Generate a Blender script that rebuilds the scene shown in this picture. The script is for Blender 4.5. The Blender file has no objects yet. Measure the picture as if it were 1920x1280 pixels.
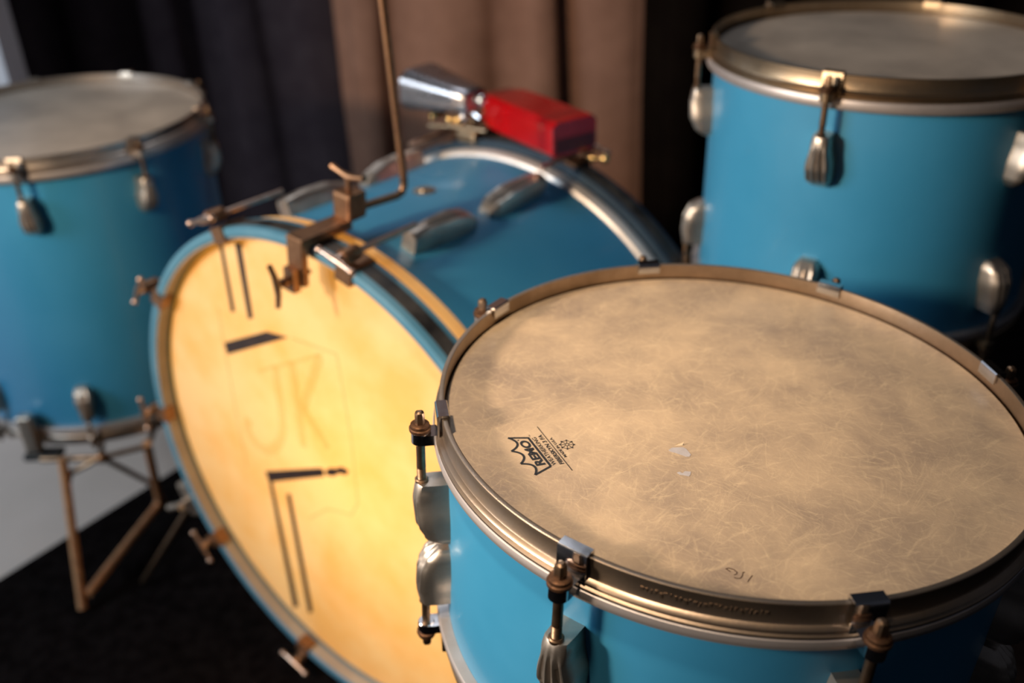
import bpy, math, random
from mathutils import Vector, Matrix
random.seed(4)
PI = math.pi
scene = bpy.context.scene
COL = scene.collection

# ------------------------------------------------------------------ camera
FPX, PITCH, ROLL, CAMH = 1797.7, math.radians(30.024), math.radians(-1.7754), 0.9864
fw = Vector((0, math.cos(PITCH), -math.sin(PITCH)))
u0 = Vector((0, math.sin(PITCH), math.cos(PITCH)))
r0 = Vector((1, 0, 0))
rt = math.cos(ROLL) * r0 + math.sin(ROLL) * u0
up = -math.sin(ROLL) * r0 + math.cos(ROLL) * u0
cd = bpy.data.cameras.new('camera')
cam = bpy.data.objects.new('camera', cd)
COL.objects.link(cam)
cam.matrix_world = Matrix(((rt.x, up.x, -fw.x, 0), (rt.y, up.y, -fw.y, 0), (rt.z, up.z, -fw.z, CAMH), (0, 0, 0, 1)))
cd.sensor_width = 36
cd.lens = 36 * FPX / 1920
cd.clip_start = .02
cd.dof.use_dof = True
cd.dof.focus_distance = .535
cd.dof.aperture_fstop = 4.2
scene.camera = cam

# ------------------------------------------------------------------ world, lights, exposure
world = bpy.data.worlds.new('world')
scene.world = world
world.use_nodes = True
bg = world.node_tree.nodes['Background']
bg.inputs[0].default_value = (.75, .8, 1, 1)
bg.inputs[1].default_value = .025

def light(name, kind, loc, target, energy, color, size=.1, size_y=None, spot=None, blend=.5):
    d = bpy.data.lights.new(name, kind)
    d.energy = energy
    d.color = color
    if kind == 'AREA':
        d.shape = 'RECTANGLE' if size_y else 'DISK'
        d.size = size
        if size_y: d.size_y = size_y
    else:
        d.shadow_soft_size = size
    if kind == 'SPOT':
        d.spot_size = math.radians(spot)
        d.spot_blend = blend
    o = bpy.data.objects.new(name, d)
    COL.objects.link(o)
    o.location = loc
    if target is not None:
        o.rotation_euler = (Vector(target) - Vector(loc)).to_track_quat('-Z', 'Y').to_euler()
    return o

# warm lamp standing low to the left of the kit
light('warm_lamp_light', 'SPOT', (-1.12, .05, 1.16), (.32, 1.28, .66), 108, (1, .74, .50), .07, spot=72, blend=.7)
# warm ceiling spot over the nearest drum
light('ceiling_spot_light', 'SPOT', (-.30, .10, 2.05), (-.01, .52, .65), 90, (1, .78, .56), .06, spot=25, blend=1)
# unseen cool area light, placed on the left to light the far-left tom
light('room_light', 'AREA', (-2.3, .0, 1.45), (-.5, 1.1, .5), 38, (.76, .89, 1), .9, .9)
# cool ceiling panel at the back of the room
light('ceiling_panel_light', 'AREA', (-.1, 1.75, 2.25), (.05, .6, .5), 5.5, (.88, .92, 1), .7, .35)

scene.view_settings.view_transform = 'Standard'
scene.view_settings.look = 'None'
scene.view_settings.exposure = 0
scene.view_settings.gamma = 1
scene.view_settings.use_curve_mapping = False

# ------------------------------------------------------------------ materials
def new_mat(name):
    m = bpy.data.materials.new(name)
    m.use_nodes = True
    nt = m.node_tree
    return m, nt, nt.nodes, nt.links, nt.nodes['Principled BSDF']

def mat(name, c1, rough=.4, metal=0., c2=None, nscale=40, rough2=None, bump=0., bscale=None, stretch=None, coat=0., detail=6, lo=.35, hi=.65):
    m, nt, N, L, b = new_mat(name)
    b.inputs['Metallic'].default_value = metal
    b.inputs['Roughness'].default_value = rough
    b.inputs['Base Color'].default_value = (*c1, 1)
    if coat:
        b.inputs['Coat Weight'].default_value = coat
        b.inputs['Coat Roughness'].default_value = .12
    tc = N.new('ShaderNodeTexCoord')
    mp = N.new('ShaderNodeMapping')
    L.new(tc.outputs['Object'], mp.inputs['Vector'])
    if stretch: mp.inputs['Scale'].default_value = stretch
    nz = N.new('ShaderNodeTexNoise')
    nz.inputs['Scale'].default_value = nscale
    nz.inputs['Detail'].default_value = detail
    nz.inputs['Roughness'].default_value = .6
    L.new(mp.outputs[0], nz.inputs['Vector'])
    if c2 is not None:
        r = N.new('ShaderNodeValToRGB')
        r.color_ramp.elements[0].position = lo
        r.color_ramp.elements[1].position = hi
        r.color_ramp.elements[0].color = (*c1, 1)
        r.color_ramp.elements[1].color = (*c2, 1)
        L.new(nz.outputs[0], r.inputs[0])
        L.new(r.outputs[0], b.inputs['Base Color'])
    if rough2 is not None:
        mr = N.new('ShaderNodeMapRange')
        mr.inputs[1].default_value = .3
        mr.inputs[2].default_value = .7
        mr.inputs[3].default_value = rough
        mr.inputs[4].default_value = rough2
        L.new(nz.outputs[0], mr.inputs[0])
        L.new(mr.outputs[0], b.inputs['Roughness'])
    if bump:
        nb = nz
        if bscale:
            nb = N.new('ShaderNodeTexNoise')
            nb.inputs['Scale'].default_value = bscale
            nb.inputs['Detail'].default_value = 4
            L.new(mp.outputs[0], nb.inputs['Vector'])
        bm = N.new('ShaderNodeBump')
        bm.inputs['Strength'].default_value = bump
        bm.inputs['Distance'].default_value = .001
        L.new(nb.outputs[0], bm.inputs['Height'])
        L.new(bm.outputs[0], b.inputs['Normal'])
    return m

M = {}
M['blue'] = mat('blue_lacquer', (.034, .235, .425), .38, 0, (.042, .255, .455), 9, .46, coat=.2)
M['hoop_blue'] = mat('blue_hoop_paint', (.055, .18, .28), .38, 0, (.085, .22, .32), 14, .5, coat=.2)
M['stripe'] = mat('black_inlay', (.012, .011, .011), .35, 0, (.05, .045, .04), 45, .6)
M['hoop_metal'] = mat('worn_nickel_hoop', (.50, .39, .30), .34, 1, (.36, .27, .19), 30, .46, bump=.05, bscale=400)
M['brass'] = mat('tarnished_brass', (.46, .35, .24), .28, 1, (.34, .25, .16), 35, .42)
M['hoop_nickel'] = mat('nickel_hoop', (.58, .51, .45), .34, 1, (.44, .38, .33), 30, .45)
M['silver'] = mat('grey_flesh_hoop', (.66, .60, .58), .42, .8, (.52, .47, .45), 40, .52)
M['nickel'] = mat('dull_nickel', (.60, .53, .46), .38, 1, (.48, .42, .36), 60, .50, bump=.04, bscale=300)
M['rod'] = mat('brown_steel_rod', (.30, .20, .13), .36, 1, (.16, .10, .06), 120, .5, bump=.1, bscale=500)
M['rust'] = mat('rusty_washer', (.16, .08, .04), .45, .8, (.05, .025, .015), 160, .65, bump=.3, bscale=400)
M['chrome'] = mat('bright_chrome', (.78, .78, .80), .10, 1, (.66, .66, .68), 70, .18)
M['copper'] = mat('copper_stand', (.78, .42, .21), .42, .7, (.55, .28, .14), 60, .55)
M['bronze'] = mat('brown_bronze', (.36, .20, .11), .38, .9, (.22, .12, .07), 80, .5)
M['rosy'] = mat('rosy_nickel', (.60, .45, .37), .26, 1, (.48, .33, .25), 80, .36)
M['rubber'] = mat('black_rubber', (.012, .012, .013), .6)
M['ink'] = mat('black_ink', (.012, .011, .010), .45)
M['pen'] = mat('brown_pen', (.07, .035, .018), .5)
M['paint'] = mat('black_brown_paint', (.018, .012, .012), .5, 0, (.035, .022, .02), 60)
M['bare'] = mat('bare_film', (.46, .43, .44), .45, 0, (.40, .37, .37), 200)
M['cream_flap'] = mat('peeled_fibre', (.72, .58, .40), .6)
M['red'] = mat('red_plastic', (.40, .0015, .003), .26, 0, (.32, .001, .002), 30, .30, coat=.3)
M['slot'] = mat('dark_red_slot', (.08, .004, .006), .4)
M['steel'] = mat('polished_steel', (.44, .43, .45), .22, 1, (.34, .33, .35), 40, .34)
M['goldbrass'] = mat('gold_brass', (.85, .55, .22), .2, 1)
M['floor'] = mat('pale_floor', (.66, .56, .50), .6, 0, (.60, .51, .45), 6, bump=.05)
M['rug'] = mat('black_carpet', (.004, .003, .003), 1, 0, (.010, .008, .008), 60, bump=.6, bscale=260)
M['rug'].node_tree.nodes['Principled BSDF'].inputs['Specular IOR Level'].default_value = 0
M['pale'] = mat('pale_silver_paint', (.78, .74, .71), .38, .35, (.66, .62, .59), 30, .5)
M['lining'] = mat('bare_hoop_wood', (.44, .39, .33), .5, 0, (.36, .31, .26), 20, .6)
M['hoop_dark'] = mat('dark_navy_hoop', (.012, .030, .055), .4, 0, (.02, .045, .075), 14, .5)  # rear hoop colour, set darker than the front hoop
M['white'] = mat('white_wall_paint', (.80, .77, .80), .6, 0, (.66, .63, .66), 5)
M['cur_l'] = mat('mauve_curtain', (.050, .038, .044), .9, 0, (.038, .028, .034), 20, bump=.3, bscale=500)
M['cur_m'] = mat('brown_curtain', (.26, .145, .105), .9, 0, (.21, .115, .083), 14, bump=.3, bscale=500)
M['cur_r'] = mat('black_curtain', (.007, .005, .004), .95, 0, (.005, .0035, .003), 14, bump=.3, bscale=500)

for k_ in ('cur_l', 'cur_m', 'cur_r'): M[k_].node_tree.nodes['Principled BSDF'].inputs['Specular IOR Level'].default_value = 0

def fiber_head(name, base, light_c, dark_c, amt=.7, patch=14, fibre=1.0):
    """drum skin: cloudy patches with pale tangled fibres"""
    m, nt, N, L, b = new_mat(name)
    b.inputs['Roughness'].default_value = .38
    b.inputs['Specular IOR Level'].default_value = .35
    tc = N.new('ShaderNodeTexCoord')
    n1 = N.new('ShaderNodeTexNoise')
    n1.inputs['Scale'].default_value = patch
    n1.inputs['Detail'].default_value = 8
    n1.inputs['Roughness'].default_value = .62
    n1.inputs['Distortion'].default_value = .25
    L.new(tc.outputs['Object'], n1.inputs['Vector'])
    r1 = N.new('ShaderNodeValToRGB')
    r1.color_ramp.elements[0].position = .33
    r1.color_ramp.elements[1].position = .66
    r1.color_ramp.elements[0].color = (*dark_c, 1)
    r1.color_ramp.elements[1].color = (*base, 1)
    L.new(n1.outputs[0], r1.inputs[0])
    # slow warp of the fibre direction
    wn = N.new('ShaderNodeTexNoise')
    wn.inputs['Scale'].default_value = 16
    wn.inputs['Detail'].default_value = 3
    L.new(tc.outputs['Object'], wn.inputs['Vector'])
    add = N.new('ShaderNodeVectorMath'); add.operation = 'MULTIPLY_ADD'
    add.inputs[1].default_value = (.034, .034, 0)
    L.new(wn.outputs[1], add.inputs[0]); L.new(tc.outputs['Object'], add.inputs[2])
    cur = r1.outputs[0]
    for k, (ang, sc, w) in enumerate(((20, 40, .5), (-38, 54, .45), (82, 48, .34), (-12, 70, .4), (52, 36, .4), (118, 58, .34))):
        mp = N.new('ShaderNodeMapping')
        mp.inputs['Rotation'].default_value = (0, 0, math.radians(ang))
        mp.inputs['Location'].default_value = (k * 3.1, k, 0)
        mp.vector_type = 'TEXTURE'
        mp.inputs['Scale'].default_value = (1, 1 / 9, 1)
        L.new(add.outputs[0], mp.inputs['Vector'])
        nz = N.new('ShaderNodeTexNoise')
        nz.inputs['Scale'].default_value = sc
        nz.inputs['Detail'].default_value = 5
        nz.inputs['Roughness'].default_value = .7
        L.new(mp.outputs[0], nz.inputs['Vector'])
        mr = N.new('ShaderNodeMapRange')
        mr.inputs[1].default_value = .56
        mr.inputs[2].default_value = .70
        mr.inputs[3].default_value = 0
        mr.inputs[4].default_value = w * amt * fibre
        L.new(nz.outputs[0], mr.inputs[0])
        mx = N.new('ShaderNodeMix'); mx.data_type = 'RGBA'
        L.new(mr.outputs[0], mx.inputs[0])
        L.new(cur, mx.inputs[6])
        mx.inputs[7].default_value = (*light_c, 1)
        cur = mx.outputs[2]
    L.new(cur, b.inputs['Base Color'])
    nb = N.new('ShaderNodeTexNoise')
    nb.inputs['Scale'].default_value = 600
    L.new(tc.outputs['Object'], nb.inputs['Vector'])
    bp = N.new('ShaderNodeBump')
    bp.inputs['Strength'].default_value = .12
    bp.inputs['Distance'].default_value = .0006
    L.new(nb.outputs[0], bp.inputs['Height'])
    L.new(bp.outputs[0], b.inputs['Normal'])
    return m

M['head_f'] = fiber_head('fibre_skin', (.55, .41, .27), (.76, .585, .37), (.31, .235, .175), .68, 17)
M['head_old'] = fiber_head('grey_smudged_skin', (.46, .39, .32), (.50, .43, .35), (.26, .22, .185), .3, 9)

def calf_head(name):
    m, nt, N, L, b = new_mat(name)
    N.remove(b)
    out = N['Material Output']
    tc = N.new('ShaderNodeTexCoord')
    n1 = N.new('ShaderNodeTexNoise')
    n1.inputs['Scale'].default_value = 9
    n1.inputs['Detail'].default_value = 6
    n1.inputs['Roughness'].default_value = .6
    L.new(tc.outputs['Object'], n1.inputs['Vector'])
    r = N.new('ShaderNodeValToRGB')
    r.color_ramp.elements[0].position = .36
    r.color_ramp.elements[1].position = .58
    r.color_ramp.elements[0].color = (.86, .58, .25, 1)
    r.color_ramp.elements[1].color = (.90, .70, .41, 1)
    L.new(n1.outputs[0], r.inputs[0])
    d = N.new('ShaderNodeBsdfDiffuse')
    L.new(r.outputs[0], d.inputs[0])
    t = N.new('ShaderNodeBsdfTranslucent')
    L.new(r.outputs[0], t.inputs[0])
    mx = N.new('ShaderNodeMixShader')
    mx.inputs[0].default_value = .5
    L.new(d.outputs[0], mx.inputs[1]); L.new(t.outputs[0], mx.inputs[2])
    g = N.new('ShaderNodeBsdfGlossy')
    g.inputs['Roughness'].default_value = .4
    m2 = N.new('ShaderNodeMixShader')
    m2.inputs[0].default_value = .03
    L.new(mx.outputs[0], m2.inputs[1]); L.new(g.outputs[0], m2.inputs[2])
    L.new(m2.outputs[0], out.inputs[0])
    return m
M['calf'] = calf_head('translucent_calf_skin')

def stain_mat(name, c, alpha):
    m, nt, N, L, b = new_mat(name)
    b.inputs['Base Color'].default_value = (*c, 1)
    b.inputs['Roughness'].default_value = .6
    b.inputs['Alpha'].default_value = alpha
    return m
M['ghost'] = stain_mat('faded_letter_stain', (.62, .34, .05), .10)
M['ghost2'] = stain_mat('faded_outline_stain', (.45, .25, .08), .10)

# ------------------------------------------------------------------ mesh helpers
class MB:
    def __init__(s): s.v = []; s.f = []
    def add(s, vs, fs):
        o = len(s.v); s.v += [tuple(x) for x in vs]; s.f += [tuple(i + o for i in f) for f in fs]; return s
    def box(s, lo, hi):
        x0, y0, z0 = lo; x1, y1, z1 = hi
        return s.add([(x0,y0,z0),(x1,y0,z0),(x1,y1,z0),(x0,y1,z0),(x0,y0,z1),(x1,y0,z1),(x1,y1,z1),(x0,y1,z1)],
                     [(0,3,2,1),(4,5,6,7),(0,1,5,4),(1,2,6,5),(2,3,7,6),(3,0,4,7)])
    def rings(s, rings, close=False, caps=True):
        n = len(rings[0]); o = len(s.v); m = len(rings)
        for r in rings: s.v += [tuple(p) for p in r]
        for k in range(m if close else m - 1):
            a = o + k * n; b = o + ((k + 1) % m) * n
            for i in range(n):
                j = (i + 1) % n
                s.f.append((a + i, a + j, b + j, b + i))
        if caps and not close:
            s.f.append(tuple(o + i for i in reversed(range(n))))
            s.f.append(tuple(o + (m - 1) * n + i for i in range(n)))
        return s
    def lathe(s, prof, seg=128, closed=True):
        """prof: (r, z) points revolved about z; closed = profile is a loop"""
        o = len(s.v); n = len(prof)
        for k in range(seg):
            a = 2 * PI * k / seg
            for r, z in prof: s.v.append((r * math.cos(a), r * math.sin(a), z))
        for k in range(seg):
            a = o + k * n; b = o + ((k + 1) % seg) * n
            for i in range(n if closed else n - 1):
                j = (i + 1) % n
                s.f.append((a + i, b + i, b + j, a + j))
        return s
    def cyl(s, p, q, r, r2=None, seg=16):
        p = Vector(p); q = Vector(q); d = (q - p).normalized()
        t = d.orthogonal().normalized(); b = d.cross(t)
        r2 = r if r2 is None else r2
        ring = lambda c, rr: [c + (t * math.cos(2*PI*i/seg) + b * math.sin(2*PI*i/seg)) * rr for i in range(seg)]
        return s.rings([ring(p, r), ring(q, r2)])
    def tube(s, pts, r, seg=12):
        pts = [Vector(p) for p in pts]; rr = r if isinstance(r, (list, tuple)) else [r] * len(pts)
        rings = []; t = None
        for i, p in enumerate(pts):
            d = (pts[min(i+1, len(pts)-1)] - pts[max(i-1, 0)]).normalized()
            t = d.orthogonal().normalized() if t is None else (t - d * t.dot(d)).normalized()
            b = d.cross(t)
            rings.append([p + (t * math.cos(2*PI*k/seg) + b * math.sin(2*PI*k/seg)) * rr[i] for k in range(seg)])
        return s.rings(rings)
    def ball(s, c, r, seg=14, n=8):
        c = Vector(c); rings = []
        for k in range(1, n):
            a = PI * k / n
            rings.append([c + Vector((math.sin(a)*math.cos(2*PI*i/seg), math.sin(a)*math.sin(2*PI*i/seg), -math.cos(a))) * r for i in range(seg)])
        return s.rings(rings)
    def mesh(s, name, m, smooth=35):
        me = bpy.data.meshes.new(name)
        me.from_pydata(s.v, [], s.f)
        me.update()
        if smooth:
            me.polygons.foreach_set('use_smooth', [True] * len(me.polygons))
            me.set_sharp_from_angle(angle=math.radians(smooth))
        me.materials.append(m)
        return me
    def build(s, name, m, parent=None, smooth=35, bevel=0):
        return put(name, s.mesh(name, m, smooth), parent, bevel=bevel)

def put(name, me, parent=None, mtx=None, bevel=0):
    o = bpy.data.objects.new(name, me)
    COL.objects.link(o)
    if parent is not None: o.parent = parent
    if mtx is not None: o.matrix_local = mtx
    if bevel:
        b = o.modifiers.new('bevel', 'BEVEL'); b.width = bevel; b.segments = 3; b.limit_method = 'ANGLE'
        b.harden_normals = False
    return o

def thing(name, label, cat, mtx, group=None):
    o = bpy.data.objects.new(name, None)
    COL.objects.link(o)
    o.empty_display_size = .05
    o.matrix_world = mtx
    return tag(o, label, cat, group)
def tag(o, label, cat, group=None):
    o['label'] = label; o['category'] = cat
    if group: o['group'] = group
    return o
def struct(o): o['kind'] = 'structure'; return o

def frame(origin, zaxis, xhint=(1, 0, 0)):
    z = Vector(zaxis).normalized(); x = Vector(xhint); x = (x - z * x.dot(z)).normalized(); y = z.cross(x)
    m = Matrix((x, y, z)).transposed().to_4x4(); m.translation = Vector(origin); return m

def plate(name, poly, z, th, m, parent, hole=None):
    """thin flat piece from a 2-D outline"""
    mb = MB(); n = len(poly)
    mb.v = [(x, y, z) for x, y in poly] + [(x, y, z + th) for x, y in poly]
    mb.f = [tuple(reversed(range(n))), tuple(range(n, 2*n))] + [(i, (i+1) % n, n + (i+1) % n, n + i) for i in range(n)]
    return mb.build(name, m, parent, smooth=0)

def stroke(mb, pts, w, z, th, closed=False):
    """ribbon of width w along a 2-D polyline, as boxes joined at mitres"""
    P = [Vector((p[0], p[1])) for p in pts]; n = len(P); Lf = []; Rt = []
    for i in range(n):
        if closed: d0 = (P[i] - P[i-1]).normalized(); d1 = (P[(i+1) % n] - P[i]).normalized()
        else:
            d0 = (P[i] - P[max(i-1, 0)]); d1 = (P[min(i+1, n-1)] - P[i])
            d0 = d0.normalized() if d0.length else d1.normalized(); d1 = d1.normalized() if d1.length else d0
        t = (d0 + d1).normalized(); nn = Vector((-t.y, t.x)); k = w / 2 / max(.45, nn.dot(Vector((-d1.y, d1.x))))
        Lf.append(P[i] + nn * k); Rt.append(P[i] - nn * k)
    o = len(mb.v)
    for a, b in zip(Lf, Rt): mb.v += [(a.x, a.y, z), (b.x, b.y, z), (a.x, a.y, z + th), (b.x, b.y, z + th)]
    for i in range(n if closed else n - 1):
        a = o + 4 * i; b = o + 4 * ((i + 1) % n)
        mb.f += [(a+2, a+3, b+3, b+2), (a, b, b+1, a+1), (a, a+2, b+2, b), (a+1, b+1, b+3, a+3)]
    if not closed:
        e = o + 4 * (n - 1); mb.f += [(o, o+1, o+3, o+2), (e, e+2, e+3, e+1)]
    return mb

# ------------------------------------------------------------------ room
fl = MB().box((-4, -3.5, -.07), (4, 2.5, -.0255)).build('floor', M['floor'], smooth=0); struct(fl)
# black carpet: its left edge runs diagonally past the left tom
A0 = Vector((-.7796, 1.080)); dA = Vector((.183, .249)).normalized()
e0 = A0 - dA * 3.5; e1 = A0 + dA * 1.1
rug = plate('carpet', [(e0.x, e0.y), (3.5, -2.6), (3.5, 2.1), (.6, 2.1), (e1.x, e1.y)], -.0255, .004, M['rug'], None)
tag(rug, 'black carpet under the whole drum kit with one straight slanting edge', 'carpet')
wl = MB().box((-2.6, 1.86, -.0255), (-.951, 1.94, 2.4)).build('wall_left', M['white'], smooth=0); struct(wl)
wb = MB().box((-4, 2.42, -.0255), (4, 2.5, 2.6)).build('wall_back', M['cur_r'], smooth=0); struct(wb)

def curtain(name, label, x0, x1, y0, y1, folds, amp, m, phase=0., seed=1, H=2.3):
    """hanging cloth: irregular vertical folds, real thickness"""
    rnd = random.Random(seed); n = folds * 14; th = .004
    widths = [rnd.uniform(.6, 1.5) for _ in range(folds)]; tot = sum(widths)
    xs = []; ys = []; acc = 0
    for k, w in enumerate(widths):
        a = amp * rnd.uniform(.5, 1.25)
        for j in range(14):
            t = j / 14; u = (acc + w * t) / tot
            xs.append(x0 + (x1 - x0) * u + .25 * a * math.sin(4 * PI * t)); ys.append(y0 + (y1 - y0) * u - a * (.5 - .5 * math.cos(2 * PI * t)) + .12 * amp * math.sin(7 * t + phase + k))
        acc += w
    xs.append(x1); ys.append(y1)
    hs = [-.0205, .15, .4, .7, 1.0, 1.4, 1.8, H]; mb = MB()
    rings = []
    for z in hs:
        s = .85 + .25 * math.sin(2.1 * z + phase)
        ym = sum(ys) / len(ys)
        fr = [(x + .012 * math.sin(3 * z + 9 * x), y0 + (y1 - y0) * (x - x0) / (x1 - x0) + (y - (y0 + (y1 - y0) * (x - x0) / (x1 - x0))) * s, z) for x, y in zip(xs, ys)]
        rings.append(fr + [(x, y + th, zz) for x, y, zz in reversed(fr)])
    mb.rings(rings)
    o = mb.build(name, m, None, smooth=60)
    return o
c = curtain('curtain', 'l', -1.15, -.30, 2.24, 2.20, 5, .05, M['cur_l'], 0, 3)
tag(c, 'dark mauve curtain hanging behind the left floor tom', 'curtain', 'curtains behind the kit')
c = curtain('curtain', 'm', -.345, .335, 2.10, 2.06, 4, .05, M['cur_m'], 1.3, 8)
tag(c, 'warm brown curtain lit behind the cowbell and red block', 'curtain', 'curtains behind the kit')
c = curtain('curtain', 'r', .30, 1.9, 2.02, 2.1, 9, .06, M['cur_r'], 2, 5)
tag(c, 'near-black curtain behind the right-hand tom', 'curtain', 'curtains behind the kit')

# ------------------------------------------------------------------ drum hardware, built once around azimuth 0 (x = radial, z = 0 at hoop lip, r measured from lip radius)
def lug_mesh(name, L, w0, w1, d, flute, m, ns=18):
    """fluted casing: z from 0 (rod end) down to -L, x from 0 (shell) outwards"""
    mb = MB(); rings = []
    def lerp(tab, t):
        for (a, va), (b, vb) in zip(tab, tab[1:]):
            if t <= b:
                s = (t - a) / (b - a); s = s * s * (3 - 2 * s) if va != vb else s
                return va + (vb - va) * s
        return tab[-1][1]
    W = [(0, w0), (.18, w0 * 1.15), (.62, w1), (.86, w1 * .98), (.96, w1 * .82), (1, w1 * .6)]
    D = [(0, d * .90), (.04, d * .97), (.3, d * 1.04), (.62, d), (.84, d * .80), (.95, d * .58), (1, d * .34)]
    for k in range(ns + 1):
        t = k / ns
        if k == 1: t = .02
        if k == ns - 1: t = .985
        w = lerp(W, t); dd = lerp(D, t); am = flute * min(1, max(0, (t - .10) / .25)) * (1 if t < .97 else .3)
        ring = [(-.006, -w / 2, -L * t), (dd * .45, -w / 2, -L * t)]
        for i in range(19):
            y = -.47 + .94 * i / 18
            x = dd * (1 - 1.15 * (abs(y) * 1.0) ** 2.6) - am * (.5 + .5 * math.cos(2 * PI * (y / .94) * 4))
            ring.append((x, y * w, -L * t))
        ring += [(dd * .45, w / 2, -L * t), (-.006, w / 2, -L * t)]
        rings.append(ring)
    mb.rings(rings)
    return mb.mesh(name, m, 38)

def hw_meshes(rl, tag_, rodm, clipm):
    """meshes for one tension position of a drum with lip radius rl"""
    R = rl + .0125; o = {}
    # hook clip: bent strip over the lip plus sleeve
    mb = MB(); w = .0085; t = .0012; ri = rl - .0038; ro = rl + .0016
    prof = [(ri - t, -.006), (ri - t, .0012), (ri - t + .0008, .0022), (ro + t - .0008, .0022), (ro + t, .0012), (ro + t, -.0165), (ro, -.0165), (ro, .0006), (ri, .0006), (ri, -.006)]
    n = len(prof)
    mb.v = [(x, -w, z) for x, z in prof] + [(x, w, z) for x, z in prof]
    mb.f = [(i, (i+1) % n, n + (i+1) % n, n + i) for i in range(n)]
    # end caps of the strip as quads
    for off, fl_ in ((0, False), (n, True)):
        for q in ((0, 1, 8, 9), (1, 2, 3, 8), (3, 4, 7, 8), (4, 5, 6, 7)):
            ids = tuple(off + i for i in q); mb.f.append(tuple(reversed(ids)) if not fl_ else ids)
    # side webs running from plate to sleeve
    mb.box((ro, -.0058, -.0205), (R, .0058, -.0135))
    # sleeve
    ring = lambda rr, z: [(R + rr * math.cos(2*PI*i/24), rr * math.sin(2*PI*i/24), z) for i in range(24)]
    mb.rings([ring(.0050, -.0212), ring(.0056, -.0205), ring(.0056, -.0132), ring(.0050, -.0126)])
    o['hoop_clip'] = mb.mesh('hoop_clip', clipm, 40)
    # rod with square head
    mb = MB()
    rg = lambda rr, z, s=14: [(R + rr * math.cos(2*PI*i/s), rr * math.sin(2*PI*i/s), z) for i in range(s)]
    rr = [rg(.0027, -.069)]
    z = -.0685
    while z < -.040:                                   # threads
        rr += [rg(.0024, z), rg(.0029, z + .0006)]; z += .0012
    rr += [rg(.0028, -.036), rg(.0028, -.010)]
    mb.rings(rr)
    sq = lambda h, z: [(R + x * h, y * h, z) for x, y in ((-1, -.55), (-.55, -1), (.55, -1), (1, -.55), (1, .55), (.55, 1), (-.55, 1), (-1, .55))]
    mb.rings([sq(.0029, -.0075), sq(.0029, -.0015), sq(.0024, .0004), sq(.0012, .0012)])
    o['tension_rod'] = mb.mesh('tension_rod', rodm, 30)
    mb = MB()
    mb.rings([rg(.0056, -.0128, 24), rg(.0066, -.0122, 24), rg(.0067, -.0104, 24), rg(.0060, -.0098, 24)])
    mb.rings([rg(.0050, -.0099, 24), rg(.0058, -.0095, 24), rg(.0058, -.0080, 24), rg(.0046, -.0073, 24)])
    o['washer'] = mb.mesh('washer', M['rust'], 40)
    # collar where the rod enters the lug
    mb = MB()
    mb.rings([rg(.0040, -.0485, 20), rg(.0043, -.0462, 20), rg(.0036, -.0455, 20)])
    o['lug_ferrule'] = mb.mesh('lug_ferrule', rodm, 40)
    return o

LUG = lug_mesh('lug', .048, .0145, .0235, .0212, .0022, M['nickel'])

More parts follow.
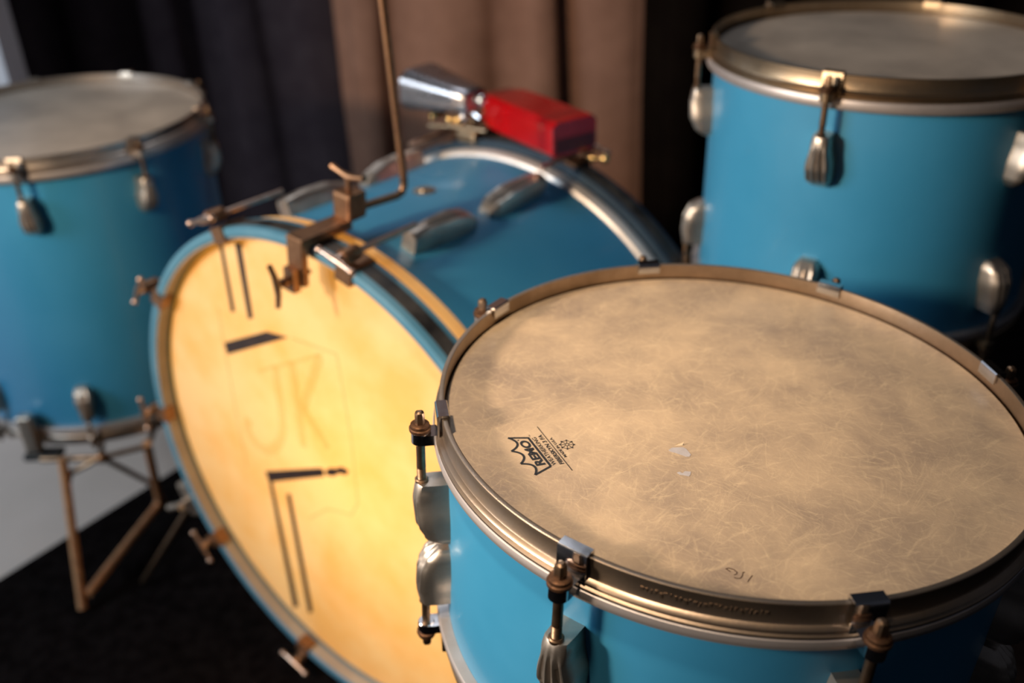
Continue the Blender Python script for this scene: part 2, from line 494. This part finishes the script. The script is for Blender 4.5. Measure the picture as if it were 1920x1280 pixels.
def drum(name, label, top, axis, rl, shell_t, shell_b, azis, headm, hoopm, clipm, rodm, group, lug_shift=0., inner=None, xh=(1, 0, 0)):
    """rl lip radius; shell_t / shell_b visible shell limits below the lip; base at the lower lip"""
    D = shell_b + shell_t
    ax = Vector(axis).normalized()
    t = thing(name, label, 'drum', frame(Vector(top) - ax * D, ax, xh), group)
    rs = rl - .0035
    zt = D - shell_t + .004; zb = shell_t - .004
    MB().lathe([(rs, zb), (rs, zb + .0), (rs, zt), (rs - .006, zt), (rs - .006, zb)], 160).build('shell', M['blue'], t)
    # hoop profile relative to its lip, z down
    hp = [(rl - .0030, -.0002), (rl - .0024, .0000), (rl - .0004, .0000), (rl, -.0004), (rl + .0001, -.0025), (rl - .0002, -.0115), (rl + .0004, -.0130), (rl + .0022, -.0142),
          (rl + .0030, -.0156), (rl + .0022, -.0170), (rl + .0014, -.0176), (rl + .0024, -.0184), (rl + .0036, -.0196), (rl + .0036, -.0212), (rl + .0026, -.0220),
          (rl - .0012, -.0220), (rl - .0012, -.0128), (rl - .0026, -.0118), (rl - .0030, -.0100)]
    hp = [(r, z if z > -.0115 else -.0115 - (-.0115 - z) * .76) for r, z in hp]
    fh = [(rl + .0030, -.0196), (rl + .0038, -.0202), (rl + .0044, -.0225), (rl + .0042, -shell_t + .0016), (rl + .0034, -shell_t + .0003), (rl - .0034, -shell_t + .0003), (rl - .0034, -.0196)]
    hz = -.0118
    hd = [(0, hz), (rl * .5, hz), (rl - .0046, hz), (rl - .0036, hz - .0008), (rl - .0030, hz - .003), (rl - .0030, -.020)]
    hd = hd + [(r - .0006 if i > 2 else r, z - .0006) for i, (r, z) in reversed(list(enumerate(hd)))]
    for nm, sgn in (('top', 1), ('bottom', -1)):
        P = (lambda p: [(r, D + z) for r, z in p]) if sgn > 0 else (lambda p: [(r, -z) for r, z in reversed(p)])
        h = MB().lathe(P(hp), 160).build('hoop', hoopm, t)
        MB().lathe(P(fh), 160).build('flesh_hoop', M['silver'], t)
        hm = headm if sgn > 0 else M['head_old']
        ho = MB().lathe(P(hd), 160, closed=False).build('drum_head', hm, t, smooth=30)
        if sgn > 0: t_head = ho; ho['label'] = inner if inner else 'worn parchment-coloured drum skin'
        else: h['label'] = 'lower hoop'
    hw = hw_meshes(rl, name, rodm, clipm)
    for k, a in enumerate(azis):
        for sgn in (1, -1):
            mtx = Matrix.Rotation(math.radians(a), 4, 'Z')
            if sgn > 0: mtx = Matrix.Translation((0, 0, D)) @ mtx
            else: mtx = mtx @ Matrix.Rotation(PI, 4, 'X')
            put('hoop_clip', hw['hoop_clip'], t, mtx)
            ro = put('tension_rod', hw['tension_rod'], t, mtx)
            put('washer', hw['washer'], ro, Matrix.Identity(4))
            sh = Matrix.Translation((0, 0, 0 if sgn > 0 else -lug_shift))
            lg = put('lug', LUG, t, mtx @ sh @ Matrix.Translation((rs, 0, -.0505)))
            put('lug_ferrule', hw['lug_ferrule'], lg, Matrix.Translation((-rs, 0, .0475)))
    return t, t_head, D, hz

# ------------------------------------------------------------------ front drum
Fc = Vector((.1354, .5016, .6571)); Fn = Vector((.04827, -.00533, .99882))
fd, fhead, FD, hz = drum('snare_drum', 'nearest turquoise drum with mottled tan head and printed crown logo', Fc, Fn, .1815, .0267, .1662,
    [8.5 + 45 * k for k in range(8)], M['head_f'], M['hoop_metal'], M['chrome'], M['rod'], None, -.009, 'mottled tan fibre drum skin')
ZP = FD + hz + .00005
U = Vector((-.396, .918)); V = Vector((-.918, -.396)); O = Vector((-.1134, -.0620))
def lg(u, v): return O + U * u * .001 + V * v * .001
def print_mesh(name, mb, label=None):
    o = mb.build(name, M['ink'], fhead, smooth=0)
    if label: o['label'] = label
    return o
TH = .00012
def arc(p, q, sag, n=14):
    p = Vector(p); q = Vector(q); d = (q - p); nn = Vector((-d.y, d.x)).normalized()
    return [p + d * (i / n) + nn * (-sag * 4 * (i / n) * (1 - i / n)) for i in range(n + 1)]
mb = MB()
outl = [(-1.2, 2.3), (28.5, 2.6), (33, 13.8)]
stroke(mb, [lg(*p) for p in outl], .0014, ZP, TH)
stroke(mb, [lg(*p) for p in [(-1.2, 2.3), (-4.9, 13.9)]], .0014, ZP, TH)
for p, q in (((33, 13.8), (20.4, 17.2)), ((20.4, 17.2), (7.4, 17.2)), ((7.4, 17.2), (-4.9, 13.9))):
    stroke(mb, [lg(*x) for x in arc(p, q, -4.6)], .0014, ZP, TH)
print_mesh('printed_crown', mb, 'black printed crown outline')
mb = MB(); stroke(mb, [lg(-9.4, -7.2), lg(36.8, -7.2)], .00045, ZP, TH); print_mesh('printed_line', mb)
# wheel mark
mb = MB(); cx, cy, rr = 13.7, -15.6, 4.0
oc = [(cx + rr * math.cos(PI/8 + k*PI/4), cy + rr * math.sin(PI/8 + k*PI/4)) for k in range(8)]
stroke(mb, [lg(*p) for p in oc], .00035, ZP, TH, closed=True)
for p in oc:
    q = (cx + (p[0]-cx) * .28, cy + (p[1]-cy) * .28); e = (cx + (p[0]-cx) * 1.22, cy + (p[1]-cy) * 1.22)
    stroke(mb, [lg(*q), lg(*e)], .00035, ZP, TH)
    stroke(mb, [lg(cx + (p[0]-cx) * .92, cy + (p[1]-cy) * .92), lg(cx + (p[0]-cx) * 1.16, cy + (p[1]-cy) * 1.16)], .0010, ZP, TH)
ic = [(cx + 1.1 * math.cos(k*PI/4), cy + 1.1 * math.sin(k*PI/4)) for k in range(8)]
stroke(mb, [lg(*p) for p in ic], .00030, ZP, TH, closed=True)
print_mesh('printed_wheel', mb, 'small printed spoked wheel mark')

def text_mesh(body, cap, width, bold=0.):
    """lettering outline mesh in mm units: cap height cap, total width"""
    cu = bpy.data.curves.new('txt', 'FONT'); cu.body = body; cu.size = 1; cu.offset = bold; cu.fill_mode = 'FRONT' if hasattr(cu, 'fill_mode') and 'FRONT' in ('FRONT',) else cu.fill_mode
    o = bpy.data.objects.new('txt', cu); COL.objects.link(o)
    dg = bpy.context.evaluated_depsgraph_get(); dg.update()
    me = bpy.data.meshes.new_from_object(o.evaluated_get(dg))
    bpy.data.objects.remove(o); bpy.data.curves.remove(cu)
    vs = [v.co.copy() for v in me.vertices]; fs = [tuple(p.vertices) for p in me.polygons]; bpy.data.meshes.remove(me)
    x0 = min(v.x for v in vs); x1 = max(v.x for v in vs); y0 = min(v.y for v in vs); y1 = max(v.y for v in vs)
    return [((v.x - x0) / (x1 - x0) * width, (v.y - y0) / (y1 - y0) * cap) for v in vs], fs
def letter(name, body, u, v, cap, width, bold=0., slant=0., label=None):
    vs, fs = text_mesh(body, cap, width, bold); mb = MB()
    pts = [lg(u + x + slant * y, v + y) for x, y in vs]
    mb.v = [(p.x, p.y, ZP + TH) for p in pts]; mb.f = fs
    return print_mesh(name, mb, label)
letter('printed_lettering', 'REMO', 1.3, 4.0, 5.8, 25.5, .045, .12, 'black printed word inside the crown')
letter('printed_lettering', 'WEATHERKING', -1.0, -1.7, 2.7, 28.5, .012)
letter('printed_lettering', 'FIBERSKYN 3 FA', -2.0, -6.0, 2.7, 30.5, .03, .1)
letter('printed_lettering', 'MADE IN U.S.A.', 3.2, -10.4, 1.8, 20.5, .025)
letter('printed_lettering', 'TM', 29.2, .6, .9, 1.7)
mb = MB(); stroke(mb, [lg(28.2, 9.2), lg(29.0, 9.2)], .0008, ZP, TH); print_mesh('printed_dot', mb)
# stamped, unreadable marks on the outer face of the hoop
mb = MB(); rnd = random.Random(11)
for k in range(26):
    a = math.radians(-115 + 18.5 * k / 25); z0 = FD - .0050 - .0012 * rnd.random(); h = rnd.uniform(.0010, .0030); w = rnd.uniform(.00025, .0008); tl = rnd.uniform(-.0008, .0008)
    er = Vector((math.cos(a), math.sin(a), 0)); et = Vector((-math.sin(a), math.cos(a), 0)); ez = Vector((0, 0, 1))
    c0 = er * .18135 + ez * z0; c1 = er * .18135 + ez * (z0 - h) + et * tl
    vs = []
    for c_ in (c0, c1):
        vs += [c_ - et * w, c_ + et * w, c_ + et * w + er * .00042, c_ - et * w + er * .00042]
    mb.add(vs, [(0,1,2,3),(7,6,5,4),(0,4,5,1),(1,5,6,2),(2,6,7,3),(3,7,4,0)])
o = mb.build('stamped_marks', M['hoop_metal'], [c_ for c_ in fd.children if c_.name.split('.')[0] == 'hoop' and 'label' not in c_][0], smooth=0); o['label'] = 'worn stamped marks on the hoop'
# handwriting and worn spots
mb = MB()
for s in ([(-.0195,-.1504),(-.0216,-.153),(-.0229,-.155)],
          [(-.0228,-.1481),(-.0237,-.1484),(-.0246,-.1507),(-.026,-.1525),(-.0277,-.1525),(-.029,-.1519)],
          [(-.03,-.1479),(-.0317,-.1459),(-.0303,-.1454),(-.028,-.1464),(-.0267,-.1482),(-.0273,-.1496),(-.0286,-.1502)]):
    stroke(mb, s, .00042, ZP, TH)
o = mb.build('handwritten_number', M['pen'], fhead, smooth=0); o['label'] = 'thin brown handwritten number 150'
for poly in ([(-.0451,-.0479),(-.0427,-.0455),(-.0363,-.0449),(-.0345,-.0463),(-.0326,-.0521),(-.0338,-.0541),(-.0356,-.0541),(-.0417,-.0503),(-.0439,-.0496)],
             [(-.0436,-.0691),(-.042,-.0682),(-.0405,-.0695),(-.0388,-.0677),(-.0354,-.0681),(-.0362,-.0708),(-.0373,-.0724),(-.0403,-.0713),(-.0422,-.0711)]):
    o = plate('worn_spot', list(reversed(poly)), ZP, .0001, M['bare'], fhead); o['label'] = 'small grey chipped spot'
mb = MB(); mb.add([(-.0412,-.044,ZP),(-.0361,-.0434,ZP),(-.0352,-.0417,ZP+.0016),(-.039,-.0430,ZP+.0012),(-.0412,-.044,ZP+.0002),(-.0361,-.0434,ZP+.0002)],
                  [(0,1,2,3),(4,3,2,5)])
mb.build('peeled_flake', M['cream_flap'], fhead, smooth=0)

# ------------------------------------------------------------------ toms
Lc = Vector((-.6367, 1.3391, .6088))
ld, _, LD, _ = drum('floor_tom', 'bright blue tom at the far left on a copper stand', Lc, (0, 0, 1), .2065, .0295, .3959,
    [-80.5 + 40 * k for k in range(9)], M['head_old'], M['hoop_nickel'], M['nickel'], M['rod'], 'toms', -.003)
Rc = Vector((.3732, .9418, .7714))
rd, _, RD, _ = drum('rack_tom', 'light blue tom raised at the upper right', Rc, (0, 0, 1), .168, .0292, .2418,
    [-125 + 60 * k for k in range(6)], M['head_old'], M['brass'], M['brass'], M['rod'], 'toms', .001)

# ------------------------------------------------------------------ bass drum (local z points out of the front, x right, y up)
axv = Vector((.62736, .77846, -.02048)).normalized()
Bc = Vector((-.2195, .8449, .3100))
bx = axv.cross(Vector((0, 0, 1))).normalized()
bmx = frame(Bc, -axv, bx)
bd = thing('bass_drum', 'blue bass drum with glowing amber front head painted with black lines', 'drum', bmx)
BR = .310
MB().lathe([(.2955, -.0525), (.2955, -.336), (.2895, -.336), (.2895, -.0525)], 192).build('shell', M['blue'], bd)
def bass_hoop(z0, z1, name, label, hm=M['hoop_blue']):
    s = 1 if z1 < z0 else -1; w = abs(z1 - z0)
    p = [(.2985, z0 - s*.002), (.3005, z0 - s*.0003), (.3025, z0), (.3068, z0), (.3090, z0 - s*.0008), (BR, z0 - s*.003), (BR, z1 + s*.002), (BR - .002, z1), (.2985, z1)]
    if s < 0: p = list(reversed(p))
    o = MB().lathe(p, 192).build(name, hm, bd); o['label'] = label
    m = .5 * (z0 + z1)
    q = [(BR - .001, m + .0082), (BR + .0005, m + .0080), (BR + .0005, m - .0080), (BR - .001, m - .0082)]
    st = MB().lathe(list(reversed(q)), 192).build('inlay_stripe', M['stripe'], o); st['label'] = 'black inlay stripe round the hoop'
    return o
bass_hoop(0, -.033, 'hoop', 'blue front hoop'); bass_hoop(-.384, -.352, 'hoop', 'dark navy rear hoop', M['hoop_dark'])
ln = MB().lathe([(.2985, -.0022), (.2985, -.0165), (.2975, -.0165), (.2975, -.0022)], 192).build('hoop_lining', M['lining'], bd); ln['label'] = 'grey-tan inner face of the front hoop'
# front skin with its collar, rear skin
hp_ = [(0, -.020), (.15, -.020), (.290, -.020), (.2958, -.0212), (.2972, -.024), (.2974, -.0335), (.3035, -.0342), (.3060, -.037), (.3060, -.049), (.3035, -.0525), (.2965, -.0535)]
fh_ = MB().lathe(hp_, 192, closed=False).build('front_head', M['calf'], bd); fh_['label'] = 'glowing amber calfskin front head'
MB().lathe([(.2955, -.331), (.2990, -.333), (.3015, -.339), (.3015, -.347), (.2990, -.352), (.2945, -.352), (.2945, -.331)], 192).build('flesh_hoop', M['pale'], bd)
MB().lathe([(0, -.372), (.15, -.372), (.294, -.372), (.2975, -.368), (.2975, -.352)], 128, closed=False).build('rear_head', M['head_old'], bd)
FZ = -.0197
def pp(name, poly, m=M['paint'], label=None):
    # orient counter-clockwise
    a = sum(poly[i-1][0]*poly[i][1] - poly[i][0]*poly[i-1][1] for i in range(len(poly)))
    o = plate(name, poly if a > 0 else list(reversed(poly)), FZ, .0003, m, fh_)
    if label: o['label'] = label
pp('painted_line', [(-.1389,.2577),(-.1326,.2605),(-.1314,.1804),(-.1389,.1768)])
pp('painted_line', [(-.1099,.2681),(-.0995,.2707),(-.0996,.1816),(-.1088,.1774)])
pp('painted_bar', [(-.1634,.1296),(-.0793,.1716),(-.0424,.1764),(-.1612,.1147)])
pp('painted_angle', [(-.1262,-.0376),(-.0198,.0148),(-.0133,.0162),(-.0139,.0055),(-.1152,-.0487),(-.104,-.2474),(-.1153,-.2569),(-.122,-.0521)])
pp('painted_blot', [(-.0108,.0150),(-.0005,.0239),(.0085,.0265),(.0181,.0337),(.0308,.0335),(.0254,.0253),(.0131,.0220),(.0022,.0128),(-.0099,.0095)])
pp('painted_line', [(-.0905,-.0555),(-.0825,-.0514),(-.0746,-.2392),(-.0841,-.2475)])
def ghost(name, lines, w, m, label):
    mb = MB()
    for l in lines: stroke(mb, l, w, FZ, .0002)
    o = mb.build(name, m, fh_, smooth=0); o['label'] = label
def smooth2(pts, n=5):
    P = [Vector(p) for p in pts]; out = []
    for i in range(len(P) - 1):
        a, b, c, d = P[max(i-1, 0)], P[i], P[i+1], P[min(i+2, len(P)-1)]
        for k in range(n):
            t = k / n; out.append(.5 * ((2*b) + (c-a)*t + (2*a-5*b+4*c-d)*t*t + (3*b-a-3*c+d)*t**3))
    return out + [P[-1]]
ghost('faded_letter', [smooth2([(-.0732,.1295),(-.0740,.090),(-.0763,.0504),(-.0871,.0229),(-.1078,.0012),(-.1306,-.002),(-.147,.0131),(-.1425,.0322)])], .013, M['ghost'], 'faded ochre letter J')
ghost('faded_letter', [[(-.0426,.146),(-.0435,.033)], [(.0067,.1704),(-.0350,.090)], [(-.0350,.090),(-.0067,.0587),(-.001,.049)]], .012, M['ghost'], 'faded ochre letter K')
ghost('faded_outline', [[(-.1054,.1123),(-.0483,.1421),(.0094,.1731)]], .004, M['ghost'], 'faded serif line over the letters')
ghost('faded_outline', [[(-.1627,.175),(-.165,.1234),(-.165,.0448),(-.1641,-.0482)], [(-.0366,.1775),(.0332,.1813),(.0406,.0747),(.039,-.0072),(.0262,-.0304),(-.0153,-.0421),(-.0518,-.0735)]], .003, M['ghost2'], 'faint scored panel outline')

# lugs, claws and rods of the bass drum
BLUG = lug_mesh('bass_lug', .097, .018, .026, .024, .0018, M['nickel'], 22)
RB = BR + .0095
def claw_mesh(m):
    mb = MB(); w = .010; t = .0022
    # strip: inside lip, over the front edge, along the outside  (x radial, z axial; front face z=0)
    prof = [(.2962 - t, -.009), (.2962 - t, t), (BR + t, t), (BR + t, -.030), (BR + .0003, -.030), (BR + .0003, .0004), (.2962, .0004), (.2962, -.015)]
    n = len(prof)
    mb.v = [(x, -w, z) for x, z in prof] + [(x, w, z) for x, z in prof]
    mb.f = [(i, (i+1) % n, n + (i+1) % n, n + i) for i in range(n)]
    for off, rv in ((0, True), (n, False)):
        for q in ((0, 1, 6, 7), (1, 2, 5, 6), (2, 3, 4, 5)):
            ids = tuple(off + i for i in q); mb.f.append(tuple(reversed(ids)) if rv else ids)
    ring = lambda rr, z: [(RB + .004 + rr * math.cos(2*PI*i/20), rr * math.sin(2*PI*i/20), z) for i in range(20)]
    mb.rings([ring(.007, -.014), ring(.0078, -.012), ring(.0078, .004), ring(.0068, .006)])
    return mb.mesh('claw', m, 40)
CLAW = claw_mesh(M['bronze'])
mb = MB(); xr = RB + .004
mb.cyl((xr, 0, -.092), (xr, 0, .012), .0031, seg=12)
mb.cyl((xr, 0, .006), (xr, 0, .014), .0052, .0044, 16)
mb.tube([(xr, -.021, .0135), (xr, -.012, .0130), (xr, 0, .0125), (xr, .012, .0130), (xr, .021, .0135)], [.0026, .0028, .0040, .0028, .0026], 12)
mb.ball((xr, -.0215, .0135), .0040); mb.ball((xr, .0215, .0135), .0040)
TROD = mb.mesh('t_rod', M['rosy'], 40)
for k in range(10):
    a = Matrix.Rotation(math.radians(74.5 + 36 * k), 4, 'Z')
    put('claw', CLAW, bd, a); tr = put('t_rod', TROD, bd, a)
    l = put('lug', BLUG, bd, a @ Matrix.Translation((.2940, 0, -.086)))
    flip = Matrix.Translation((0, 0, -.388)) @ Matrix.Rotation(PI, 4, 'X')
    if k != 9: put('claw', CLAW, bd, a @ flip); put('t_rod', TROD, bd, a @ flip)   # one is missing beside the raised tom
    put('lug', BLUG, bd, a @ flip @ Matrix.Translation((.2940, 0, -.086)))
# small vent badge on top of the shell
ang = math.radians(90.5); vb = Matrix.Rotation(ang, 4, 'Z') @ Matrix.Translation((.2945, 0, -.200)) @ Matrix.Rotation(PI/2, 4, 'Y')
mb = MB(); rg = lambda rr, z: [(rr*math.cos(2*PI*i/28), rr*math.sin(2*PI*i/28), z) for i in range(28)]
mb.rings([rg(.013, -.002), rg(.013, .0012), rg(.0115, .0022), rg(.0065, .0016), rg(.0055, .0034), rg(.0035, .0038)])
v = put('vent_grommet', mb.mesh('vent_grommet', M['brass']), bd, vb); v['label'] = 'small round brass vent grommet'
# spur on the left side
spf = bmx.inverted() @ Vector((-.558, 1.059, -.0180)); spt = Vector((BR * math.cos(math.radians(208)) * 1.13, BR * math.sin(math.radians(208)) * 1.13, -.028))
sp = MB().tube([spt + (spt - spf) * .12, spt, spf + (spt - spf) * .06, spf], [.0045, .0045, .0042, .003], 12).build('spur', M['rod'], bd)
mb = MB().box((-.016, -.026, -.018), (.046, .026, .016)); 
br = put('spur_bracket', mb.mesh('spur_bracket', M['nickel'], 0), sp, Matrix.Translation(spt) @ Matrix.Rotation(math.radians(28), 4, 'Z'), bevel=.005)
mb = MB(); mb.cyl((0, 0, .01), (0, 0, .034), .004); mb.tube([(-.018, 0, .036), (0, 0, .032), (.018, 0, .036)], [.005, .004, .005], 12)
put('wing_screw', mb.mesh('wing_screw', M['nickel']), sp, Matrix.Translation(spt) @ Matrix.Rotation(math.radians(28), 4, 'Z'))

# lamp glowing inside the bass drum, behind the front skin
li = light('bass_drum_lamp', 'POINT', (0, 0, 0), None, 6.5, (1, .48, .10), .16)
li.location = bmx @ Vector((.05, .02, -.24))

# ------------------------------------------------------------------ cymbal arm clamped to the front hoop of the bass drum
ca = thing('cymbal_arm', 'thin brown cymbal arm clamped on the bass drum hoop and rising out of view', 'cymbal arm', bmx @ Matrix.Rotation(math.radians(-5.5), 4, 'Z'))
# local: y up from the bass centre, top of hoop at y = .31
mb = MB().box((-.011, .312, -.052), (.011, .322, .012)); mb.box((-.011, .272, .006), (.011, .322, .0135))
mb.build('clamp_body', M['bronze'], ca, smooth=0, bevel=.0015)
mb = MB().cyl((0, .280, .0135), (0, .280, .030), .0048); mb.box((-.007, .268, .0135), (.007, .292, .022))
mb.build('clamp_jaw', M['bronze'], ca, smooth=30)
mb = MB().cyl((0, .280, -.004), (0, .280, .036), .0026); mb.tube([(-.004, .301, .040), (-.002, .290, .037), (0, .280, .036), (.002, .270, .037), (.004, .259, .040)], [.0026, .0030, .0036, .0030, .0026], 10)
mb.build('wing_screw', M['rod'], ca)
mb = MB().box((-.011, .320, -.070), (.013, .348, -.046))
bk = mb.build('rod_block', M['bronze'], ca, smooth=0, bevel=.003)
mb = MB().cyl((0, .346, -.058), (0, .362, -.058), .0028); mb.tube([(-.022, .366, -.058), (-.010, .363, -.058), (0, .361, -.058), (.010, .363, -.058), (.022, .366, -.058)], [.0034, .0026, .0040, .0026, .0034], 10)
mb.build('wing_screw', M['bronze'], bk)
inv = ca.matrix_world.inverted()
pts = [inv @ Vector(p) for p in ((-.160, .872, .6335), (-.136, .895, .632), (-.1125, .917, .6310), (-.1070, .9225, .6330), (-.1050, .9245, .639), (-.1045, .925, .65), (-.106, .926, .693), (-.110, .926, .82), (-.1165, .926, 1.02))]
MB().tube(pts, .0042, 12).build('rod', M['bronze'], ca)

# ------------------------------------------------------------------ holder with red block and cowbell on the rear hoop
hl = thing('percussion_holder', 'brass trap holder clamped on top of the rear bass drum hoop', 'holder', bmx)
mb = MB().box((-.082, .300, -.396), (-.052, .3145, -.346)); mb.build('clamp_body', M['brass'], hl, smooth=0, bevel=.003)
mb = MB().cyl((-.070, .312, -.366), (-.070, .342, -.366), .0045); mb.build('post', M['brass'], hl)
mb = MB().tube([(-.082, .338, -.366), (-.06, .338, -.366), (-.044, .338, -.367)], .004); mb.build('cross_rod', M['brass'], hl)
mb = MB().cyl((-.066, .342, -.366), (-.066, .342, -.347), .006, .005); mb.ball((-.066, .354, -.348), .0070); mb.ball((-.066, .334, -.345), .0060); mb.build('wing_screw', M['chrome'], hl)
mb = MB().cyl((-.088, .318, -.360), (-.088, .326, -.350), .004); mb.ball((-.094, .325, -.350), .006); mb.ball((-.080, .327, -.350), .006); mb.build('wing_screw', M['goldbrass'], hl)
mb = MB().cyl((.105, .310, -.366), (.128, .312, -.366), .003); mb.ball((.112, .311, -.364), .0052); mb.ball((.128, .313, -.364), .0055); mb.build('wing_screw', M['goldbrass'], hl)
mb = MB().tube([(-.13, .311, -.35), (-.09, .316, -.353), (-.04, .318, -.356)], .003); mb.build('hoop_strap', M['brass'], hl)

# red block: chamfered box, near-end slot shade painted as a dark plate
wa = math.radians(-57); wc = Vector((.033, 1.124, .639))
wm = Matrix.Translation(wc - Vector((0, 0, .017))) @ Matrix.Rotation(wa, 4, 'Z')
wbk = thing('wood_block', 'glossy red plastic block mounted behind the bass drum', 'percussion block', wm)
mb = MB(); hw_, hh, Lb = .032, .041, .166; rings = []
for x, sw, z0, z1 in ((-Lb/2 - .004, .60, .009, .033), (-Lb/2 + .004, .75, .004, .038), (-Lb/2 + .03, .96, .0005, .0408), (-Lb/2 + .05, 1, 0, hh), (Lb/2 - .003, 1, 0, hh), (Lb/2, .96, .001, hh - .001)):
    c_ = .005
    y = hw_ * sw
    rings.append([(x, -y, z0 + c_), (x, -y + c_, z0), (x, y - c_, z0), (x, y, z0 + c_), (x, y, z1 - c_), (x, y - c_ * 1.4, z1), (x, -y + c_ * 1.4, z1), (x, -y, z1 - c_)])
mb.rings(rings); mb.build('body', M['red'], wbk, smooth=30)
MB().box((Lb/2 - .002, -.027, .005), (Lb/2 + .0006, .027, .021)).build('slot', M['slot'], wbk, smooth=0)
MB().box((-.03, -.0316, .0135), (.062, -.0308, .0150)).build('seam', M['slot'], wbk, smooth=0)

# cowbell: tapered hollow bell
cw = Vector((.72, -.69, -.02)).normalized()
cm = Vector((-.107, 1.233, .657))
cmx = frame(cm, cw, (0, 0, 1))       # local z along the bell, from mouth to crown; local x up
cb = thing('cowbell', 'silver cowbell with wide mouth turned left beside the red block', 'cowbell', cmx)
def bell(s, off=0):
    w, h = (.036 + (.020 - .036) * s) - off, (.0265 + (.0135 - .0265) * s) - off
    out = []
    for i in range(28):
        a = 2 * PI * i / 28; ca_, sa = math.cos(a), math.sin(a)
        out.append((h * math.copysign(abs(ca_) ** .55, ca_), w * math.copysign(abs(sa) ** .55, sa)))
    return out
rings = [[(x, y, .100 * s) for x, y in bell(s)] for s in (0, .25, .5, .75, .96)] + [[(x * .8, y * .85, .100) for x, y in bell(1)], [(x * .7, y * .75, .098) for x, y in bell(1)]] + [[(x, y, .100 * s) for x, y in bell(s, .0015)] for s in (.95, .5, 0)]
mb = MB(); mb.rings(rings, close=True, caps=False)
o8 = len(rings[0]) * 6; n8 = 28
mb.f.append(tuple(o8 - n8 + i for i in range(n8)))
mb.build('body', M['steel'], cb, smooth=40)
mb = MB().cyl((-.012, 0, .088), (-.020, 0, .108), .007, .006); mb.ball((0, -.006, .104), .008); mb.build('mount_ear', M['chrome'], cb)
mb = MB(); mb.rings([[(-.033 + .002*k, .014 * math.cos(2*PI*i/20), .030 + .007 * math.sin(2*PI*i/20)) for i in range(20)] for k in (0, 1, 3)]); mb.build('brass_oval', M['goldbrass'], cb)  # oval brass disc added below the mouth, stands in for a bright yellow spot

# ------------------------------------------------------------------ stands
def tom_stand(name, label, base, legs, arms, joins, group):
    t = thing(name, label, 'drum stand', Matrix.Translation(base), group)
    b = Vector(base)
    for p in legs: MB().tube([Vector(x) - b for x in p], .0065, 12).build('leg', M['copper'], t)
    for p in arms: MB().tube([Vector(x) - b for x in p], .0042, 10).build('arm', M['rod'], t)
    for p, r in joins: MB().ball(Vector(p) - b, r, 12, 8).build('joint', M['bronze'], t)
    return t
LB = Lc - Vector((0, 0, LD))          # underside of the left tom
zb = LB.z
st = tom_stand('drum_stand', 'copper tubular stand with slanting legs under the far-left tom', (LB.x, LB.y, 0),
    [[(-.638, 1.096, .185), (-.640, 1.090, .150), (-.6265, 1.007, -.015)],
     [(-.6185, 1.0165, .003), (-.570, 1.206, .012)],
     [(-.530, 1.130, .183), (-.569, 1.205, .008)],
     [(-.720, 1.50, .185), (-.780, 1.58, -.015)],
     [(-.560, 1.50, .185), (-.500, 1.60, -.015)]],
    [[(-.640, 1.098, .155), (-.588, 1.106, .178)], [(-.588, 1.106, .178), (-.563, 1.190, .060)],
     [(-.588, 1.106, .178), (-.720, 1.50, .180)], [(-.530, 1.130, .178), (-.560, 1.50, .180)], [(-.675, 1.108, .176), (-.588, 1.106, .178)], [(-.588, 1.106, .178), (-.530, 1.130, .178)]],
    [((-.588, 1.106, .178), .009), ((-.569, 1.204, .012), .011), ((-.640, 1.094, .152), .008)], 'drum stands')
b0 = Vector((LB.x, LB.y, 0))
gx = Vector((-.690, 1.128, 0)) - b0
m4 = Matrix.Translation(gx)
put('grip', MB().box((-.011, -.010, .178), (.011, .008, .240)).mesh('grip', M['nickel'], 0), st, m4, bevel=.004)
put('grip_pad', MB().box((-.013, -.018, .170), (.040, .008, .180)).mesh('grip_pad', M['rubber'], 0), st, m4, bevel=.004)
for (gx_, gy_) in ((-.720, 1.50), (-.560, 1.50)):
    put('grip_pad', MB().box((-.012, -.012, .174), (.012, .012, zb + .0005)).mesh('grip_pad', M['rubber'], 0), st, Matrix.Translation(Vector((gx_, gy_, 0)) - b0), bevel=.002)

def tripod(name, label, c, top, r, off=.6):
    """column, three legs on the floor and a three-armed cradle carrying a drum"""
    t = thing(name, label, 'drum stand', Matrix.Translation((c[0], c[1], 0)), 'drum stands')
    MB().cyl((0, 0, .10), (0, 0, top - .055), .010).build('column', M['nickel'], t)
    MB().lathe([(.010, .26), (.016, .262), (.016, .29), (.010, .292)], 24).build('collar', M['nickel'], t)
    for k in range(3):
        a = 2 * PI * k / 3 + off; ca_, sa = math.cos(a), math.sin(a)
        MB().tube([(.012*ca_, .012*sa, .275), (.10*ca_, .10*sa, .15), (.20*ca_, .20*sa, -.0155)], .006, 10).build('leg', M['nickel'], t)
        ar = MB().tube([(0, 0, top - .06), ((r*.6)*ca_, (r*.6)*sa, top - .030), (r*ca_, r*sa, top - .012)], .005, 10).build('arm', M['nickel'], t)
        MB().tube([((r-.004)*ca_, (r-.004)*sa, top - .014), ((r+.004)*ca_, (r+.004)*sa, top - .0005)], .008, 12).build('grip_pad', M['rubber'], ar)
    return t
FB = Fc - Fn.normalized() * FD
tripod('drum_stand', 'nickel tripod stand under the nearest drum', (FB.x, FB.y), FB.z - .006, .150)
RBz = Rc.z - RD
tripod('drum_stand', 'nickel tripod stand under the upper right tom', (Rc.x, Rc.y), RBz, .150, 1.41)
